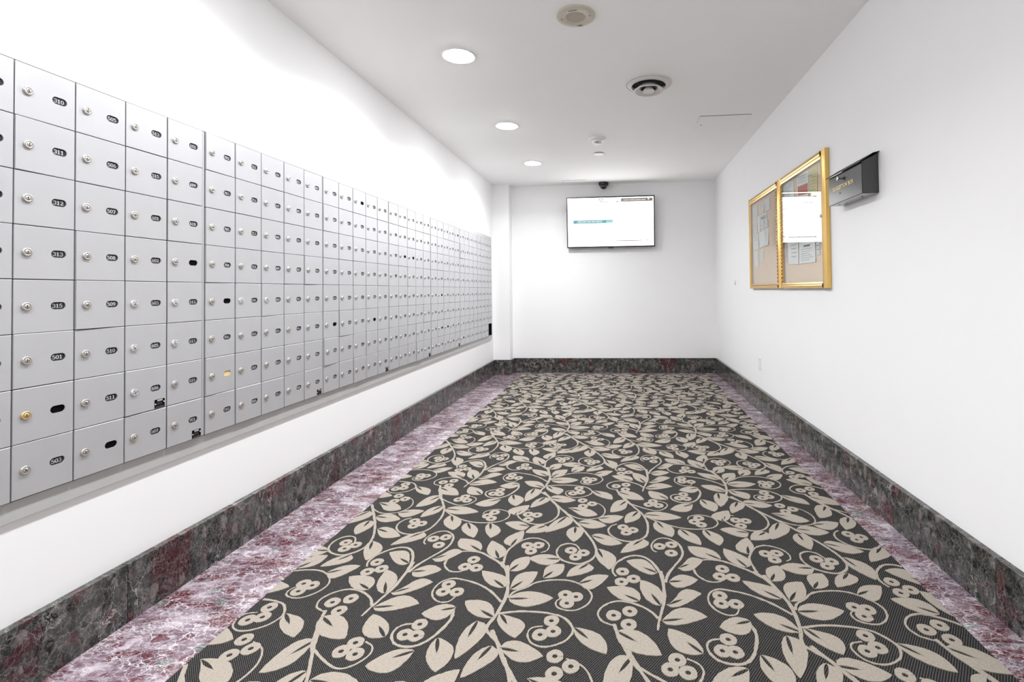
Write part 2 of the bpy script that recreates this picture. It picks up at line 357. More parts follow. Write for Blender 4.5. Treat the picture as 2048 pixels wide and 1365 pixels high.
t = thing('dome_camera', 'small black security dome camera on the ceiling above the television', 'camera', at_ceiling(-0.212, 6.965))
CAMB = mat('black_plastic', (0.006, 0.006, 0.007), 0.35, spec=0.4, noise=0.1)
bm = B(); lathe(bm, [(0.068, 0.0), (0.070, -0.012), (0.068, -0.034), (0.062, -0.042), (0.050, -0.044)], n=40); obj('housing', mesh('housing', bm, CAMB), t)
bm = B(); lathe(bm, [(0.050, -0.043), (0.049, -0.058), (0.042, -0.074), (0.028, -0.087), (0.012, -0.093), (0.0, -0.094)], n=32); obj('dome', mesh('dome', bm, GLOSSB), t)
bm = B(); lathe(bm, [(0.0, -0.004), (0.004, -0.003), (0.005, 0.002)], axis='y', n=10); obj('screw', mesh('screw', bm, CHROME), t, (-0.012, -0.069, -0.018))

# ------------------------------------------------------------------ mailbox wall
MX = XL+0.0225                 # door faces
Z0, ROW = 0.5625, 0.16056      # bottom of the lowest door, row pitch
PITCH = 0.1674
DW, DH = 0.1612, 0.1583         # door width and height
OC = (0.1165, DH/2); OW, OH = 0.0212, 0.0113
def oval(w2, h2, n=8):
    p = []; s = w2-h2
    for k in range(n+1):
        a = -PI/2+PI*k/n; p.append((s+h2*math.cos(a), h2*math.sin(a)))
    for k in range(n+1):
        a = PI/2+PI*k/n; p.append((-s+h2*math.cos(a), h2*math.sin(a)))
    return p
def door_mesh():
    bm = B(); T = 0.019; e = 0.0012
    outer = [(0, 0), (DW, 0), (DW, DH), (0, DH)]
    inner = [(e, e), (DW-e, e), (DW-e, DH-e), (e, DH-e)]
    vf = [bm.verts.new((0.0, y-DW, z)) for y, z in inner]
    vo = [bm.verts.new((-e, y-DW, z)) for y, z in outer]
    vb = [bm.verts.new((-T, y-DW, z)) for y, z in outer]
    ov = oval(OW, OH); hv = [bm.verts.new((0.0, y+OC[0]-DW, z+OC[1])) for y, z in ov]
    hb = [bm.verts.new((-0.0032, v.co.y, v.co.z)) for v in hv]
    for k in range(4):
        k2 = (k+1) % 4
        bm.faces.new((vf[k], vf[k2], vo[k2], vo[k])); bm.faces.new((vo[k], vo[k2], vb[k2], vb[k]))
    n = len(hv); edges = [bm.edges.get((vf[k], vf[(k+1) % 4])) for k in range(4)]
    for k in range(n):
        k2 = (k+1) % n; bm.faces.new((hv[k], hv[k2], hb[k2], hb[k])); edges.append(bm.edges.get((hv[k], hv[k2])))
    bmesh.ops.triangle_fill(bm, edges=edges, use_beauty=True, normal=(1, 0, 0))
    # the fill must not cover the slot
    for f in list(bm.faces):
        c = f.calc_center_median()
        if abs(c.x) < 1e-6 and abs(c.y-(OC[0]-DW)) < OW-OH and abs(c.z-OC[1]) < OH*0.6 and all(v in hv for v in f.verts): bm.faces.remove(f)
    return mesh('door', bm, DOOR)
DOOR_ME = door_mesh()
def lock_mesh(M):
    bm = B()
    lathe(bm, [(0.0128, -0.001), (0.0128, 0.0040), (0.0119, 0.0052), (0.0082, 0.0054), (0.0078, 0.0048), (0.0072, 0.0048), (0.0070, 0.0055), (0.0, 0.0056)], axis='x', n=24)
    box(bm, (0.0050, -0.0014, 0.0005), (0.0058, 0.0014, 0.0048), 1); box(bm, (0.0050, -0.0007, -0.0035), (0.0058, 0.0007, 0.001), 1)
    return mesh('lock', bm, [M, HOLE])
LOCKN, LOCKB = lock_mesh(NICKEL), lock_mesh(BRASS)
LOCKC = lock_mesh(CHROME)
# engraved figures with slab serifs, drawn as strokes in a 0.62 x 1 cell
def arc(cx, cy, rx, ry, a0, a1, n=10): return [(cx+rx*math.cos(math.radians(a0+(a1-a0)*k/n)), cy+ry*math.sin(math.radians(a0+(a1-a0)*k/n))) for k in range(n+1)]
FIG = {
 '0': [arc(0.31, 0.5, 0.24, 0.46, 0, 360, 18)],
 '1': [[(0.31, 0.02), (0.31, 0.96)], [(0.12, 0.80), (0.31, 0.94)], [(0.08, 0.03), (0.54, 0.03)]],
 '2': [arc(0.31, 0.70, 0.22, 0.26, 165, -20, 9)+[(0.10, 0.05)], [(0.08, 0.05), (0.56, 0.05), (0.57, 0.20)]],
 '3': [arc(0.29, 0.73, 0.22, 0.23, 160, -80, 9), arc(0.29, 0.28, 0.25, 0.26, 90, -160, 10)],
 '5': [[(0.54, 0.95), (0.16, 0.95), (0.12, 0.54)], arc(0.29, 0.33, 0.26, 0.29, 130, -155, 11)],
 '6': [arc(0.31, 0.30, 0.24, 0.27, 0, 360, 14), arc(0.58, 0.36, 0.51, 0.58, 178, 100, 8)],
 '7': [[(0.07, 0.78), (0.09, 0.95), (0.56, 0.95), (0.26, 0.02)]],
 '8': [arc(0.31, 0.73, 0.19, 0.22, 0, 360, 14), arc(0.31, 0.27, 0.24, 0.26, 0, 360, 14)],
 '9': [arc(0.31, 0.68, 0.24, 0.27, 0, 360, 14), arc(0.04, 0.62, 0.51, 0.58, -2, -80, 8)],
}
def strokes(bm, paths, fx, w, mi=1):
    for path in paths:
        for a, b in zip(path[:-1], path[1:]):
            dx, dy = b[0]-a[0], b[1]-a[1]; l = math.hypot(dx, dy)
            if l < 1e-6: continue
            vert = abs(dy)/l; ww = w*(0.6+0.55*vert)/l/2
            nx, ny = -dy*ww, dx*ww; ex, ey = dx/l*w*0.15, dy/l*w*0.15
            quad(bm, [fx(a[0]-ex+nx, a[1]-ey+ny), fx(a[0]-ex-nx, a[1]-ey-ny), fx(b[0]+ex-nx, b[1]+ey-ny), fx(b[0]+ex+nx, b[1]+ey+ny)], mi)
def plate_mesh(num, M=PLATE):
    bm = B(); ov = oval(OW+0.001, OH+0.001)
    bm.faces.new([bm.verts.new((0, y, z)) for y, z in ov])
    if num:
        n = len(num); ch = 0.0122; cw = 0.0098 if n < 4 else 0.0076
        for i, d in enumerate(num):
            ox = (i-n/2)*cw
            strokes(bm, FIG[d], lambda u, v, ox=ox: (0.0005, ox+u*cw*1.42, (v-0.5)*ch), 0.15)
    return mesh('number_plate', bm, [M, DIGIT])
BLANK = plate_mesh('', PLATEB); SLIP = plate_mesh('', PAPERM)
def maker_mesh():
    bm = B(); box(bm, (0, -0.021, -0.016), (0.0008, 0.021, 0.016), 0)
    for y0, y1, z0, z1 in ((-0.010, 0.012, 0.009, 0.0145), (-0.012, 0.010, 0.004, 0.0055), (-0.012, 0.010, 0.000, 0.0015), (-0.012, 0.012, -0.004, -0.0025), (-0.017, 0.018, -0.013, -0.0095)):
        n = 6
        for k in range(n):
            a = y0+(y1-y0)*k/n
            quad(bm, [(0.0010, a, z0), (0.0010, a+(y1-y0)/n*0.72, z0), (0.0010, a+(y1-y0)/n*0.72, z1), (0.0010, a, z1)], 1 if z1 > 0.01 else 2)
    for y in (-0.0175, 0.0175): lathe(bm, [(0.0028, 0.0008), (0.002, 0.0018), (0, 0.002)], axis='x', c=(0, y, -0.001 if y < 0 else 0.004), n=10, mi=1)
    return mesh('maker_plate', bm, [PLATEB, DIGIT, DARKALU])
MAKER = maker_mesh()

units = [1, 2, 3, 5, 6, 7, 8, 9, 10, 11, 12, 13, 15]
nums = ['3%02d' % u for u in units[:12]]
nums = ['301', '302', '303', '305', '306', '307', '308', '309', '310', '311', '312', '313', '315', '501', '', '503']
seq = ['%d%02d' % (f, u) for f in (5, 6, 7, 8, 9, 10, 11, 12, 13, 15, 16, 17, 18, 19, 20, 21, 22, 23, 25, 26, 27) for u in units]
nums += seq[seq.index('505'):]
NCOL = [5, 5, 5, 5, 5, 4, 4]
blank = {(0, 2, 8), (0, 4, 4), (1, 0, 5), (2, 0, 6), (2, 3, 6), (2, 2, 1), (3, 2, 3), (3, 1, 3), (4, 1, 5), (4, 1, 7), (4, 2, 7), (5, 0, 8), (4, 4, 1)}
maker = {(0, 3, 7), (0, 4, 8), (1, 4, 8), (2, 4, 8), (3, 4, 8), (4, 4, 8)}
brass = {(0, 1, 7)}
chromek = {(0, 3, 5), (0, 3, 6), (0, 4, 5), (0, 4, 6), (0, 3, 7), (1, 1, 5), (1, 2, 5)}
names = ['first bank of silver mailboxes, nearest the camera, with doors 310 to 701', 'second silver mailbox bank from the camera, with a tan slip in one slot',
         'third silver mailbox bank from the camera, with an empty slot in its top row', 'middle one of the seven silver mailbox banks on the left wall',
         'fifth bank of silver mailboxes from the camera, last one with five columns', 'sixth bank of silver mailboxes from the camera, four columns, next to last', 'last bank of silver mailboxes by the far corner, one bottom door missing']
y = 1.1265; idx = 0
for mdl, nc in enumerate(NCOL):
    wd = nc*PITCH+0.012 if nc == 5 else nc*PITCH+0.0094
    t = thing('mailbox_bank', names[mdl], 'mailboxes', (XL, y, Z0), group='mailbox banks along the left wall')
    bm = B()
    box(bm, (0.0, 0.0, -0.0008), (0.0035, wd, 8*ROW+0.0019))
    sh = (0.007, 0.005, 0.003, 0.001, 0.0) if mdl == 0 else (0.0,)*5      # the first bank's columns sit slightly tighter
    for c in range(1, nc): box(bm, (0.0035, c*PITCH+sh[c]-0.0035, 0), (0.0095, c*PITCH+sh[c]+0.0035, 8*ROW))
    obj('back_frame', mesh('back_frame', bm, DARKALU), t)
    bm = B(); box(bm, (0.0035, wd-0.0110, 0.001), (0.0195, wd-0.0035, 8*ROW-0.001), 0, 0.0008); obj('side_strip', mesh('side_strip', bm, ALU), t)
    for c in range(nc):
        for r in range(1, 9):
            num = nums[idx] if idx < len(nums) else ''; idx += 1
            key = (mdl, c, r)
            yy, zz = c*PITCH+sh[c]+0.0030, (8-r)*ROW+0.0011
            if key == (6, 3, 8):     # door missing: the open compartment shows
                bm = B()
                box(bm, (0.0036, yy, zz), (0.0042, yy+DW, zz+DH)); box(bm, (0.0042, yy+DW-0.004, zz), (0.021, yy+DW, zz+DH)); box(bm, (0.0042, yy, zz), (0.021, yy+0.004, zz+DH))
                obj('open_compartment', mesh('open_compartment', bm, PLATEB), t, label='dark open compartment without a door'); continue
            ajar = random.random()**3*0.020 if random.random() < 0.45 else 0.0
            if key == (0, 2, 4) or key == (0, 2, 5): ajar = 0.022
            if key in ((3, 3, 8), (2, 0, 7), (5, 0, 2)): ajar = 0.04
            d = obj('door', DOOR_ME, t, (0.0225+random.uniform(-0.0005, 0.0006), yy+DW, zz+random.uniform(-0.0004, 0.0004)), (random.uniform(-0.0025, 0.0025) if random.random() < 0.5 else 0, 0, ajar))
            k = LOCKB if key in brass else LOCKC if key in chromek else LOCKN
            obj('lock', k, d, (0.0, 0.0305-DW, DH/2), (random.choice((0, 0, 0, 0.5, -0.4, 1.2, 0.2)), 0, 0))
            if key == (1, 0, 7): obj('number_plate', SLIP, d, (-0.0030, OC[0]-DW, OC[1]), label='tan paper slip in the slot')
            elif key in blank or not num: obj('number_plate', BLANK, d, (-0.0030, OC[0]-DW, OC[1]), label='empty black slot')
            else: obj('number_plate', plate_mesh(num), d, (-0.0030, OC[0]-DW, OC[1]))
            if key in maker: obj('maker_plate', MAKER, d, (0.0002, 0.1325-DW, 0.0185))
    y += wd
YEND = y
t = thing('mailbox_surround', 'continuous flat aluminium trim around all the mailbox banks on the left wall', 'trim', (XL+0.0005, 1.05, 0))
zt = Z0+8*ROW
for nm, a, b in (('top_flange', (0, -0.05, zt+0.0025), (0.0100, 6.775-1.05, 1.900)), ('bottom_flange', (0, -0.05, 0.5015), (0.0100, 6.775-1.05, Z0-0.0012)),
                 ('end_flange', (0, YEND-1.05+0.001, Z0-0.0012), (0.0100, 6.775-1.05, zt+0.0012)), ('end_flange', (0, -0.05, Z0-0.0012), (0.0100, 1.1255-1.05, zt+0.0012))):
    bm = B(); box(bm, a, b, 0, 0.0012); obj(nm, mesh(nm, bm, ALU), t)

for za, zb_ in ((zt+0.0021, zt+0.0042), (Z0-0.0034, Z0-0.0010)):  # dark bars painted in for the shade of the gaps above and below the doors
    bm = B(); box(bm, (0.0100, 1.1265-1.05, za), (0.0112, YEND-1.05, zb_)); obj('gap_shade_strip', mesh('gap_shade_strip', bm, PLATE), t, label='thin dark strip standing in for the shaded gap along the doors')

# ------------------------------------------------------------------ glazed notice boards
def notice_board(y0, y1, z0, z1, label, hinge_at):
    t = thing('notice_board', label, 'notice board', (XR, (y0+y1)/2, z0), group='gold notice boards on the right wall')
    X = lambda d: -d
    a, b = y0-(y0+y1)/2, y1-(y0+y1)/2; h = z1-z0; D = 0.030
    bm = B()
    box(bm, (X(0.005), a+0.004, 0.004), (X(0.0), b-0.004, h-0.004)); obj('cork_panel', mesh('cork_panel', bm, CORK), t)
    bm = B()   # cabinet body: shallow box of extruded sides
    ring(bm, X(D-0.004), X(0.0), a, b, 0, h, 0.014, 0, 0.001); obj('cabinet_frame', mesh('cabinet_frame', bm, GOLD), t)
    # door frame with a rounded front and a groove
    bm = B()
    def rail(p, q, wdt, horiz, sgn):
        # cross-section from outside edge to inside edge: (offset, depth)
        prof = [(0.0, D-0.006), (0.003, D), (wdt*0.45, D+0.004), (wdt*0.62, D+0.002), (wdt*0.66, D-0.003), (wdt*0.70, D-0.003), (wdt*0.74, D), (wdt, D-0.003), (wdt, D-0.010)]
        for (o0, d0), (o1, d1) in zip(prof[:-1], prof[1:]):
            mi = 1 if d0 < D-0.002 and d1 < D-0.002 and o0 > 0.004 and o1 < wdt else 0
            if horiz:
                zz = lambda o: (h-o if sgn > 0 else o)
                quad(bm, [(-d0, p+o0*0, zz(o0)), (-d0, q, zz(o0)), (-d1, q, zz(o1)), (-d1, p, zz(o1))], mi)
            else:
                yy = lambda o: (b-o if sgn > 0 else a+o)
                quad(bm, [(-d0, yy(o0), p), (-d0, yy(o0), q), (-d1, yy(o1), q), (-d1, yy(o1), p)], mi)
    WN, WR = 0.070, 0.052
    for nm, args in (('stile', (0, h, WN, False, -1)), ('stile', (0, h, 0.030, False, 1)), ('rail', (a+WN, b-0.030, WR, True, 1)), ('rail', (a+WN, b-0.030, WR*0.8, True, -1))):
        bm = B(); rail(*args); obj(nm, mesh(nm, bm, [GOLD, GOLDD]), t)
    bm = B(); box(bm, (X(D-0.004), a+WN-0.004, 0.036), (X(D-0.0065), b-0.026, h-0.046)); obj('glass_pane', mesh('glass_pane', bm, GLASS), t)
    # piano hinge: a row of knuckles
    hy = b-0.030 if hinge_at == 'far' else a+WN
    bm = B(); n = 26
    for k in range(n):
        z = 0.05+(h-0.11)*k/n
        lathe(bm, [(0.0, z), (0.0035, z+0.0005), (0.0035, z+(h-0.11)/n-0.0035), (0.0, z+(h-0.11)/n-0.003)], n=8)
    obj('piano_hinge', mesh('piano_hinge', bm, GOLD), t, (X(D+0.001), hy, 0), kind='stuff')
    bm = B(); lathe(bm, [(0.0, -0.010), (0.005, -0.009), (0.006, -0.002)], axis='x', n=14); obj('lock', mesh('lock', bm, NICKEL), t, (X(D-0.002), a+WN-0.010, h*0.52))
    return t
notice_board(3.262, 4.158, 1.148, 2.030, 'near gold-framed glazed notice board, beside the black box, with a yellow sheet', 'far')
notice_board(4.172, 5.125, 1.150, 2.030, 'far gold-framed glazed notice board, with many small white sheets', 'near')

def paper(pts, M, label, lines=(), curl=0.003, d=0.0075, extra=None, group='notices pinned in the boards'):
    """Sheet given by its four wall points (y,z): top-left, top-right, bottom-right, bottom-left as seen from the room."""
    cy_, cz = sum(p[0] for p in pts)/4, sum(p[1] for p in pts)/4
    bm = B(); N = 6
    def P(u, v, off=0.0):
        yt = pts[0][0]+(pts[1][0]-pts[0][0])*u; zt_ = pts[0][1]+(pts[1][1]-pts[0][1])*u
        yb = pts[3][0]+(pts[2][0]-pts[3][0])*u; zb = pts[3][1]+(pts[2][1]-pts[3][1])*u
        return (-(d+off+curl*v*v*(1+u)*0.5), yt+(yb-yt)*v-cy_, zt_+(zb-zt_)*v-cz)
    for i in range(N):
        for j in range(2):
            quad(bm, [P(j/2, i/N), P((j+1)/2, i/N), P((j+1)/2, (i+1)/N), P(j/2, (i+1)/N)])
            quad(bm, [P(j/2, i/N, -0.0004), P((j+1)/2, i/N, -0.0004), P((j+1)/2, (i+1)/N, -0.0004), P(j/2, (i+1)/N, -0.0004)])
    bmesh.ops.remove_doubles(bm, verts=bm.verts, dist=1e-6)
    o = thing('notice_sheet', label, 'paper', (XR, cy_, cz), group=group, me=mesh('notice_sheet', bm, M))
    if lines:
        bm = B()
        for u0, u1, v0, v1, mi in lines:
            n = max(1, int((v1-v0)*8))
            for k in range(n):
                va, vb = v0+(v1-v0)*k/n, v0+(v1-v0)*(k+1)/n
                quad(bm, [P(u0, va, 0.0006), P(u1, va, 0.0006), P(u1, vb, 0.0006), P(u0, vb, 0.0006)], mi)
        obj('print', mesh('print', bm, [INK, INKL, REDP]), o)
    return o
def textlines(v0, v1, n, seed=1, u0=0.1, u1=0.9):
    r = random.Random(seed); out = []
    for k in range(n):
        v = v0+(v1-v0)*k/n; u = u0+r.uniform(0, 0.05); e = r.uniform(0.6, 1.0)*(u1-u0)+u0
        while u < e:
            l = r.uniform(0.04, 0.14); out.append((u, min(u+l, e), v, v+(v1-v0)/n*0.30, 1)); u += l+0.025
    return out
paper([(4.141, 1.961), (3.900, 1.967), (3.870, 1.80), (4.117, 1.80)], WHITEP, 'white printed sheet at top left of the near notice board', textlines(0.1, 0.95, 8, 1))
paper([(3.828, 1.969), (3.590, 1.963), (3.596, 1.766), (3.802, 1.790)], WHITEP, 'white flyer with a red block at top centre of the near notice board', [(0.05, 0.95, 0.42, 0.80, 2)]+textlines(0.06, 0.38, 3, 2))
paper([(3.583, 1.962), (3.435, 1.963), (3.438, 1.745), (3.587, 1.766)], YELLOWP, 'yellow sheet at top right of the near notice board', textlines(0.1, 0.9, 8, 3))
paper([(4.060, 1.655), (3.815, 1.660), (3.808, 1.325), (4.027, 1.336)], WHITEP, 'white sheet at lower left of the near notice board', textlines(0.45, 0.9, 5, 4, 0.3), d=0.009)
paper([(3.790, 1.650), (3.500, 1.640), (3.487, 1.325), (3.798, 1.326)], WHITEP, 'white sheet with a dark heading bar, lower right of the near notice board', [(0.30, 0.70, 0.60, 0.64, 0)]+textlines(0.68, 0.97, 6, 5), d=0.009)
paper([(3.485, 1.620), (3.415, 1.620), (3.420, 1.368), (3.480, 1.369)], GREYP, 'narrow grey-white sheet at the right edge of the near notice board', textlines(0.3, 0.95, 6, 6), d=0.0065)
paper([(4.112, 1.532), (4.066, 1.530), (4.066, 1.356), (4.112, 1.359)], PINKP, 'narrow pinkish strip at lower left edge of the near notice board', textlines(0.1, 0.9, 4, 7), d=0.0065)
paper([(4.110, 1.79), (3.830, 1.79), (3.830, 1.67), (4.100, 1.67)], GREYP, 'pale sheet behind the reflection, middle left of the near notice board', textlines(0.1, 0.9, 4, 71), d=0.0068)
paper([(3.790, 1.755), (3.460, 1.740), (3.460, 1.660), (3.790, 1.67)], WHITEP, 'pale sheet behind the reflection, middle right of the near notice board', textlines(0.1, 0.9, 3, 72), d=0.0068)
g2 = 'notices pinned in the far board'
paper([(5.066, 1.946), (4.886, 1.954), (4.876, 1.838), (5.037, 1.848)], GREYP, 'plain white sheet at top left of the far notice board', group=g2)
paper([(4.809, 1.922), (4.671, 1.922), (4.676, 1.841), (4.799, 1.846)], CREAMP, 'small cream card at top centre of the far notice board', textlines(0.1, 0.5, 2, 8), group=g2)
paper([(4.653, 1.948), (4.519, 1.945), (4.478, 1.838), (4.653, 1.837)], GREYP, 'grey-white sheet at top right of the far notice board', group=g2)
s = paper([(4.814, 1.836), (4.598, 1.829), (4.547, 1.693), (4.783, 1.704)], GREYP, 'grey-white sheet with a bold heading in the middle of the far notice board', textlines(0.8, 0.95, 2, 9), d=0.009, group=g2)
paper([(5.029, 1.836), (4.92, 1.835), (4.91, 1.684), (5.023, 1.684)], WHITEP, 'narrow white sheet at left edge of the far notice board', textlines(0.1, 0.9, 6, 10), group=g2)
paper([(4.903, 1.833), (4.825, 1.831), (4.800, 1.681), (4.896, 1.682)], WHITEP, 'narrow white folded sheet beside the bold-headed one in the far notice board', group=g2)
paper([(5.056, 1.680), (4.888, 1.672), (4.863, 1.525), (5.049, 1.525)], WHITEP, 'white sheet at lower left of the far notice board', textlines(0.1, 0.5, 3, 11), group=g2)
paper([(4.85, 1.676), (4.552, 1.688), (4.547, 1.534), (4.836, 1.529)], WHITEP, 'wide white sheet with a column of small print, centre of the far notice board', textlines(0.1, 0.8, 7, 12, 0.62, 0.9), curl=0.008, group=g2)
paper([(5.048, 1.521), (4.9, 1.504), (4.875, 1.358), (5.008, 1.357)], WHITEP, 'lowest white sheet in the far notice board', group=g2)
paper([(4.831, 1.518), (4.715, 1.518), (4.705, 1.41), (4.821, 1.406)], CREAMP, 'small cream sheet low in the centre of the far notice board', d=0.0068, group=g2)

def text_mesh(name, body, size, M, extrude=0.0):
    cu = bpy.data.curves.new(name, 'FONT'); cu.body = body; cu.size = size; cu.extrude = extrude; cu.align_x = 'CENTER'; cu.align_y = 'CENTER'; cu.resolution_u = 3
    o = bpy.data.objects.new(name, cu); C.objects.link(o)
    dg = bpy.context.evaluated_depsgraph_get(); me = bpy.data.meshes.new_from_object(o.evaluated_get(dg))
    bpy.data.objects.remove(o); bpy.data.curves.remove(cu)
    me.materials.clear(); me.materials.append(M); return me
RW = (PI/2, 0, -PI/2)          # lay flat text on the right wall, reading towards the camera
o = obj('heading', text_mesh('heading', 'PARKING', 0.043, INK), s, (-0.0115, -0.002, 0.028), RW)
o = obj('heading', text_mesh('heading', 'TO', 0.050, INKL), s, (-0.0125, -0.02, -0.020), RW)

# ------------------------------------------------------------------ black suggestion box
by0, by1, bd = 2.667, 3.073, 0.0826; zb, zf, zk = 1.630, 1.790, 1.832
t = thing('suggestion_box', 'black metal suggestion box with gold lettering on the right wall', 'box', (XR, (by0+by1)/2, zb))
hw = (by1-by0)/2
bm = B()
sec = [(0, 0), (-bd, 0), (-bd, zf-zb), (0, zk-zb)]
va = [bm.verts.new((x, -hw, z)) for x, z in sec]; vb = [bm.verts.new((x, hw, z)) for x, z in sec]
bm.faces.new(va); bm.faces.new(vb)
for k in range(4): bm.faces.new((va[k], va[(k+1) % 4], vb[(k+1) % 4], vb[k]))
bmesh.ops.bevel(bm, geom=bm.edges[:], offset=0.002, segments=2, affect='EDGES'); obj('body', mesh('body', bm, BLACKM), t)
bm = B()
pr = [(0.0, zk-zb+0.004), (-0.030, zk-zb-0.003), (-bd-0.004, zf-zb+0.004), (-bd-0.012, zf-zb-0.002)]
top = [(x, z+0.0045) for x, z in pr]
rows = []
for yv in (-hw-0.012, hw+0.012): rows.append(([bm.verts.new((x, yv, z)) for x, z in pr], [bm.verts.new((x, yv, z)) for x, z in top]))
for k in range(3):
    bm.faces.new((rows[0][0][k], rows[0][0][k+1], rows[1][0][k+1], rows[1][0][k])); bm.faces.new((rows[0][1][k], rows[0][1][k+1], rows[1][1][k+1], rows[1][1][k]))
    for s_ in (0, 1): bm.faces.new((rows[s_][0][k], rows[s_][0][k+1], rows[s_][1][k+1], rows[s_][1][k]))
for k in (0, 3): bm.faces.new((rows[0][0][k], rows[0][1][k], rows[1][1][k], rows[1][0][k]))
obj('lid', mesh('lid', bm, mat('black_lid', (0.006, 0.006, 0.006), 0.45, spec=0.3, noise=0.1)), t)
cyb = (by0+by1)/2
bm = B(); box(bm, (-bd+0.006, -hw+0.006, -0.0018), (-0.004, hw-0.006, -0.0002), 0, 0.0005); obj('bottom_panel', mesh('bottom_panel', bm, mat('satin_steel', (0.42, 0.42, 0.42), 0.3, metal=0.8, noise=0.05)), t, label='grey steel bottom panel')
bm = B(); lathe(bm, [(0.004, 0.0), (0.004, -0.010), (0.010, -0.014), (0.013, -0.019), (0.0125, -0.022), (0.0, -0.0235)], axis='x', n=20); obj('knob', mesh('knob', bm, CHROME), t, (-bd, 2.906-cyb, 1.757-zb))
obj('lettering', text_mesh('lettering', 'SUGGESTION BOX', 0.030, mat('gold_letter', (0.90, 0.72, 0.40), 0.3, metal=0.9, noise=0.03), 0.0008), t, (-bd-0.001, 2.884-cyb, 1.712-zb), RW)
bm = B(); lathe(bm, [(0.0045, 0.0), (0.004, -0.002), (0.0, -0.0026)], axis='x', n=12); obj('screw', mesh('screw', bm, DARKALU), t, (-bd, 2.923-cyb, 1.679-zb))
for yy, xx in ((-0.09, -0.030), (-0.13, -0.050), (0.10, -0.030), (0.14, -0.050)):
    bm = B(); lathe(bm, [(0.006, -0.0016), (0.005, -0.003), (0.0, -0.0034)], n=12); obj('rivet', mesh('rivet', bm, VENTD), t, (xx, yy, 0))

# small things on the right wall
t = thing('blank_wall_plate', 'white blank electrical plate low on the right wall', 'wall plate', (XR, 4.93, 0.435))
bm = B(); box(bm, (-0.006, -0.036, -0.060), (0, 0.036, 0.060), 0, 0.002); obj('plate', mesh('plate', bm, PLASTICW), t)
for dz in (-0.042, 0.042):
    bm = B(); lathe(bm, [(0.004, -0.006), (0.003, -0.0072), (0, -0.0076)], axis='x', n=10); obj('screw', mesh('screw', bm, DARKALU), t, (0, 0, dz))
t = thing('wall_bracket', 'tiny grey metal clip on the right wall left of the notice boards', 'clip', (XR, 5.89, 1.219))
bm = B(); box(bm, (-0.004, -0.006, -0.030), (0, 0.006, 0.030), 0, 0.001); obj('clip_plate', mesh('clip_plate', bm, ALU), t)
bm = B(); box(bm, (-0.012, -0.005, -0.012), (-0.004, 0.005, 0.0), 0, 0.001); obj('hook', mesh('hook', bm, ALU), t)

# ------------------------------------------------------------------ television
TW, TH, TD = 1.218, 0.706, 0.045
t = thing('television', 'wall-mounted black television showing a bright white notice page', 'television', (-0.123, YF-0.105, 2.098), (math.radians(4), 0, 0))
bm = B(); box(bm, (-TW/2, 0.002, -TH/2), (TW/2, TD, TH/2), 0, 0.004); obj('back_shell', mesh('back_shell', bm, BLACKM), t)
bm = B()
for a, b in (((-TW/2, -TH/2), (TW/2, -TH/2+0.020)), ((-TW/2, TH/2-0.017), (TW/2, TH/2)), ((-TW/2, -TH/2+0.020), (-TW/2+0.016, TH/2-0.017)), ((TW/2-0.016, -TH/2+0.020), (TW/2, TH/2-0.017))):
    box(bm, (a[0], -0.003, a[1]), (b[0], 0.003, b[1]), 0, 0.001)
obj('bezel', mesh('bezel', bm, GLOSSB), t)
SX0, SX1, SZ0, SZ1 = -TW/2+0.016, TW/2-0.016, -TH/2+0.020, TH/2-0.017
bm = B(); quad(bm, [(SX0, 0.0012, SZ0), (SX1, 0.0012, SZ0), (SX1, 0.0012, SZ1), (SX0, 0.0012, SZ1)]); scr = obj('screen', mesh('screen', bm, emit('screen_white', (1, 1, 0.99), SCREEN)), t)
TEAL = emit('screen_teal', (0.20, 0.50, 0.56), 0.435); TEALL = emit('screen_pale_teal', (0.45, 0.78, 0.80), 0.435); BROWN = emit('screen_brown', (0.28, 0.235, 0.21), 0.435); LINE = emit('screen_line', (0.45, 0.42, 0.44), 0.435)
PALE = emit('screen_pale', (0.84, 0.85, 0.84), 0.457); OLIVE = emit('screen_olive', (0.42, 0.42, 0.16), 0.435)
def sc(u, v, k=0): return (SX0+(SX1-SX0)*u, 0.0008-0.0002*k, SZ1-(SZ1-SZ0)*v)
def panel(name, rects, M, k=0):
    bm = B()
    for u0, u1, v0, v1 in rects: quad(bm, [sc(u0, v0, k), sc(u1, v0, k), sc(u1, v1, k), sc(u0, v1, k)])
    return obj(name, mesh(name, bm, M), scr)
panel('teal_banner', [(0.065, 0.45, 0.455, 0.525)], TEAL); panel('teal_banner', [(0.45, 0.53, 0.450, 0.520)], TEALL)
panel('banner_text', [(0.11+0.0105*i, 0.11+0.0105*i+(0.009 if i % 5 else 0.004), 0.474+0.004*(i % 3 == 0), 0.503) for i in range(28)], emit('screen_text', (0.9, 1, 1), 0.435), 1)
panel('rule_line', [(0.0, 0.065, 0.528, 0.532), (0.565, 0.99, 0.083, 0.092), (0.56, 0.87, 0.885, 0.905)], LINE)
panel('header_band', [(0.625, 0.99, 0.022, 0.083)], BROWN); panel('olive_tab', [(0.565, 0.60, 0.078, 0.100)], OLIVE, 1)
panel('header_text', [(0.645+0.0115*i, 0.645+0.0115*i+(0.010 if i % 6 else 0.005), 0.050, 0.068) for i in range(23)], emit('screen_header_text', (1, 0.98, 0.95), 0.435), 1)
for r_ in ((0.60, 0.71, 0.205, 0.215), (0.80, 0.95, 0.325, 0.332), (0.78, 0.97, 0.455, 0.462), (0.60, 0.70, 0.50, 0.506), (0.60, 0.68, 0.78, 0.79)): panel('text_rule', [r_], PALE)
panel('footer_text', [(0.910, 0.922, 0.87, 0.895), (0.926, 0.938, 0.872, 0.90), (0.982, 0.992, 0.868, 0.89)], LINE)
